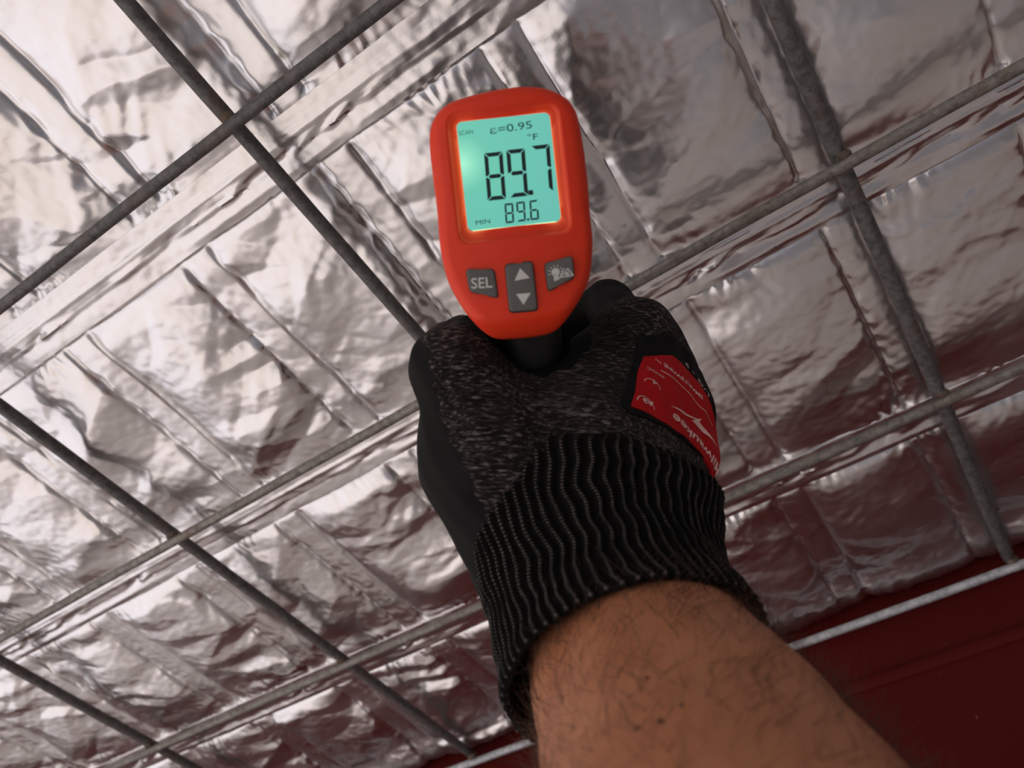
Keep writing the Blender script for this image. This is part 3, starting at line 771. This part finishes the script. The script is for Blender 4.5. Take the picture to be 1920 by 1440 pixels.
def drape(p2, off):
    out = []
    for x_, y_ in p2:
        o_ = LO + lu * x_ + lv * y_ + ln * 40
        r = hb.ray_cast(Vector(o_), Vector(-ln))
        if r[0] is None: r = hb.find_nearest(Vector(o_ - ln * 40))
        out.append(np.array(r[0]) + np.array(r[1]) * off)
    return np.array(out)
def drape_poly(name, poly, mat, parent, off, step=1.0):
    poly = np.asarray(poly); pts = []
    n = len(poly)
    for i in range(n):
        a, b = poly[i], poly[(i + 1) % n]; m = max(1, int(np.linalg.norm(b - a) / step))
        for t in range(m): pts.append(a + (b - a) * t / m)
    nb = len(pts); bx0, by0 = poly.min(0); bx1, by1 = poly.max(0)
    for x_ in np.arange(bx0, bx1, step):
        for y_ in np.arange(by0, by1, step): pts.append(np.array([x_ + .013, y_ + .017]))
    r = delaunay_2d_cdt([Vector(p) for p in pts], [], [list(range(nb))], 1, 1e-5)
    v2 = np.array([p[:] for p in r[0]]); f = [tuple(t) for t in r[2]]
    top = drape(v2, off)
    # a thin skirt gives the rubber its thickness
    low = drape(v2, -.3); nv = len(v2); ec = {}
    for t in f:
        for i in range(len(t)):
            e = (t[i], t[(i + 1) % len(t)]); ec[tuple(sorted(e))] = ec.get(tuple(sorted(e)), []) + [e]
    ff = list(f)
    for e in ec.values():
        if len(e) == 1: a, b = e[0]; ff.append((b, a, a + nv, b + nv))
    return mesh_obj(name, pworld(np.concatenate([top, low])), ff, mat, parent, sharp=50)
blk = [lab(1196, 632), lab(1252, 627)]; 
p_r = lab(1290, 672); p_br = lab(1340, 870)
EXT = 9.0
blk += [p_r + np.array([1.0, 2.0]), lab(1332, 742) + np.array([EXT, 1]), lab(1348, 850) + np.array([EXT, 0]), lab(1350, 935) + np.array([4, -2]), lab(1335, 897), lab(1290, 834), lab(1245, 801), lab(1180, 776), lab(1161, 760), lab(1187, 682)]
red_ = [lab(1205, 671), lab(1257, 668), lab(1290, 700), lab(1318, 742) + np.array([1.5, 0]), lab(1340, 830) + np.array([4.5, 0]), lab(1350, 925) + np.array([2.5, -1]), lab(1330, 886), lab(1288, 826), lab(1248, 797), lab(1181, 764)]
badge = drape_poly('badge', blk, M['patch'], glove, .55); badge['label'] = 'black bordered red rubber badge with pale lettering'
drape_poly('badge_print', red_, M['label'], glove, .75)['label'] = 'red field of the badge'
PR_V, PR_F = [], []
def put(v2, f):
    o = sum(len(a) for a in PR_V); PR_V.append(drape(v2, .95)); PR_F.extend([tuple(i + o for i in t) for t in f])
def put_text(txt, a_px, b_px, hgt, bold=0, shear=0):
    """text whose baseline middle line runs from pixel a to pixel b on the badge"""
    a, b = lab(*a_px), lab(*b_px); v, f = text_mesh(txt, 1.0, shear, bold)
    w_ = v[:, 0].max() - v[:, 0].min(); d = b - a; L_ = np.linalg.norm(d); d = d / L_; n_ = np.array([-d[1], d[0]])
    hx = v[:, 1].max() - v[:, 1].min(); cx = (v[:, 0].max() + v[:, 0].min()) / 2; cy = (v[:, 1].max() + v[:, 1].min()) / 2
    put((a + b) / 2 + ((v[:, 0] - cx) * L_ / w_)[:, None] * d + ((v[:, 1] - cy) * hgt / hx)[:, None] * n_, f)
def put_stroke(pts, w_):
    p = np.array(pts); k_ = np.arange(len(p)); kk = np.linspace(0, len(p) - 1, len(p) * 5); p = np.stack([np.interp(kk, k_, p[:, i]) for i in (0, 1)], 1); n = len(p); tn = np.gradient(p, axis=0); tn /= np.linalg.norm(tn, axis=1)[:, None] + 1e-9; nn = np.stack([-tn[:, 1], tn[:, 0]], 1)
    w_ = np.full(n, w_) if np.isscalar(w_) else np.asarray(w_)
    v = np.concatenate([p + nn * w_[:, None] / 2, p - nn * w_[:, None] / 2]); put(v, [(i + n, i + 1 + n, i + 1, i) for i in range(n - 1)])
put_text('SMARTSWIPE', (1313, 748), (1241, 686), 1.5, .02)
put_text('TM', (1237, 684), (1226, 676), .9)
put_text('Milwaukee', (1345, 890), (1257, 782), 3.3, .02, .25)
put_text('A3', (1222, 762), (1202, 753), 1.8, .04)
put_text('4', (1229, 724), (1220, 718), 1.9, .0)
put_text('4X42C', (1243, 712), (1210, 693), 1.0, 0)
put_text('L/G - 9', (1325, 744), (1281, 682), 1.6, .0)
for cx_, cy_, rx in ((1209, 762, 2.9), (1221, 726, 2.4)):
    c_ = lab(cx_, cy_); base_d = math.atan2(*(lab(cx_ + 12, cy_ + 8) - c_)[::-1])
    a_ = np.linspace(base_d, base_d + math.pi, 14)
    put_stroke(c_ + rx * np.stack([np.cos(a_), np.sin(a_)], 1), .22)
put_stroke([lab(1235, 697), lab(1262, 715), lab(1290, 742), lab(1312, 768), lab(1318, 772), lab(1331, 800)], .3)
bolt = [lab(1252, 762), lab(1275, 772), lab(1297, 785), lab(1312, 787), lab(1306, 792), lab(1325, 815), lab(1342, 842), lab(1322, 818), lab(1292, 790), lab(1299, 788.5), lab(1275, 776)]
def put_poly(poly, step=.5):
    pts = []; n = len(poly)
    for i in range(n):
        a, b = np.array(poly[i]), np.array(poly[(i + 1) % n]); m = max(1, int(np.linalg.norm(b - a) / step))
        for t in range(m): pts.append(a + (b - a) * t / m)
    nb = len(pts); x0, y0 = np.min(poly, 0); x1, y1 = np.max(poly, 0)
    for x_ in np.arange(x0, x1, step):
        for y_ in np.arange(y0, y1, step): pts.append(np.array([x_ + .011, y_ + .013]))
    r = delaunay_2d_cdt([Vector(p) for p in pts], [], [list(range(nb))], 1, 1e-5)
    put(np.array([p[:] for p in r[0]]), [tuple(t) for t in r[2]])
put_poly(bolt)
mesh_obj('badge_lettering', pworld(np.concatenate(PR_V)), PR_F, M['labelink'], glove, smooth=True)
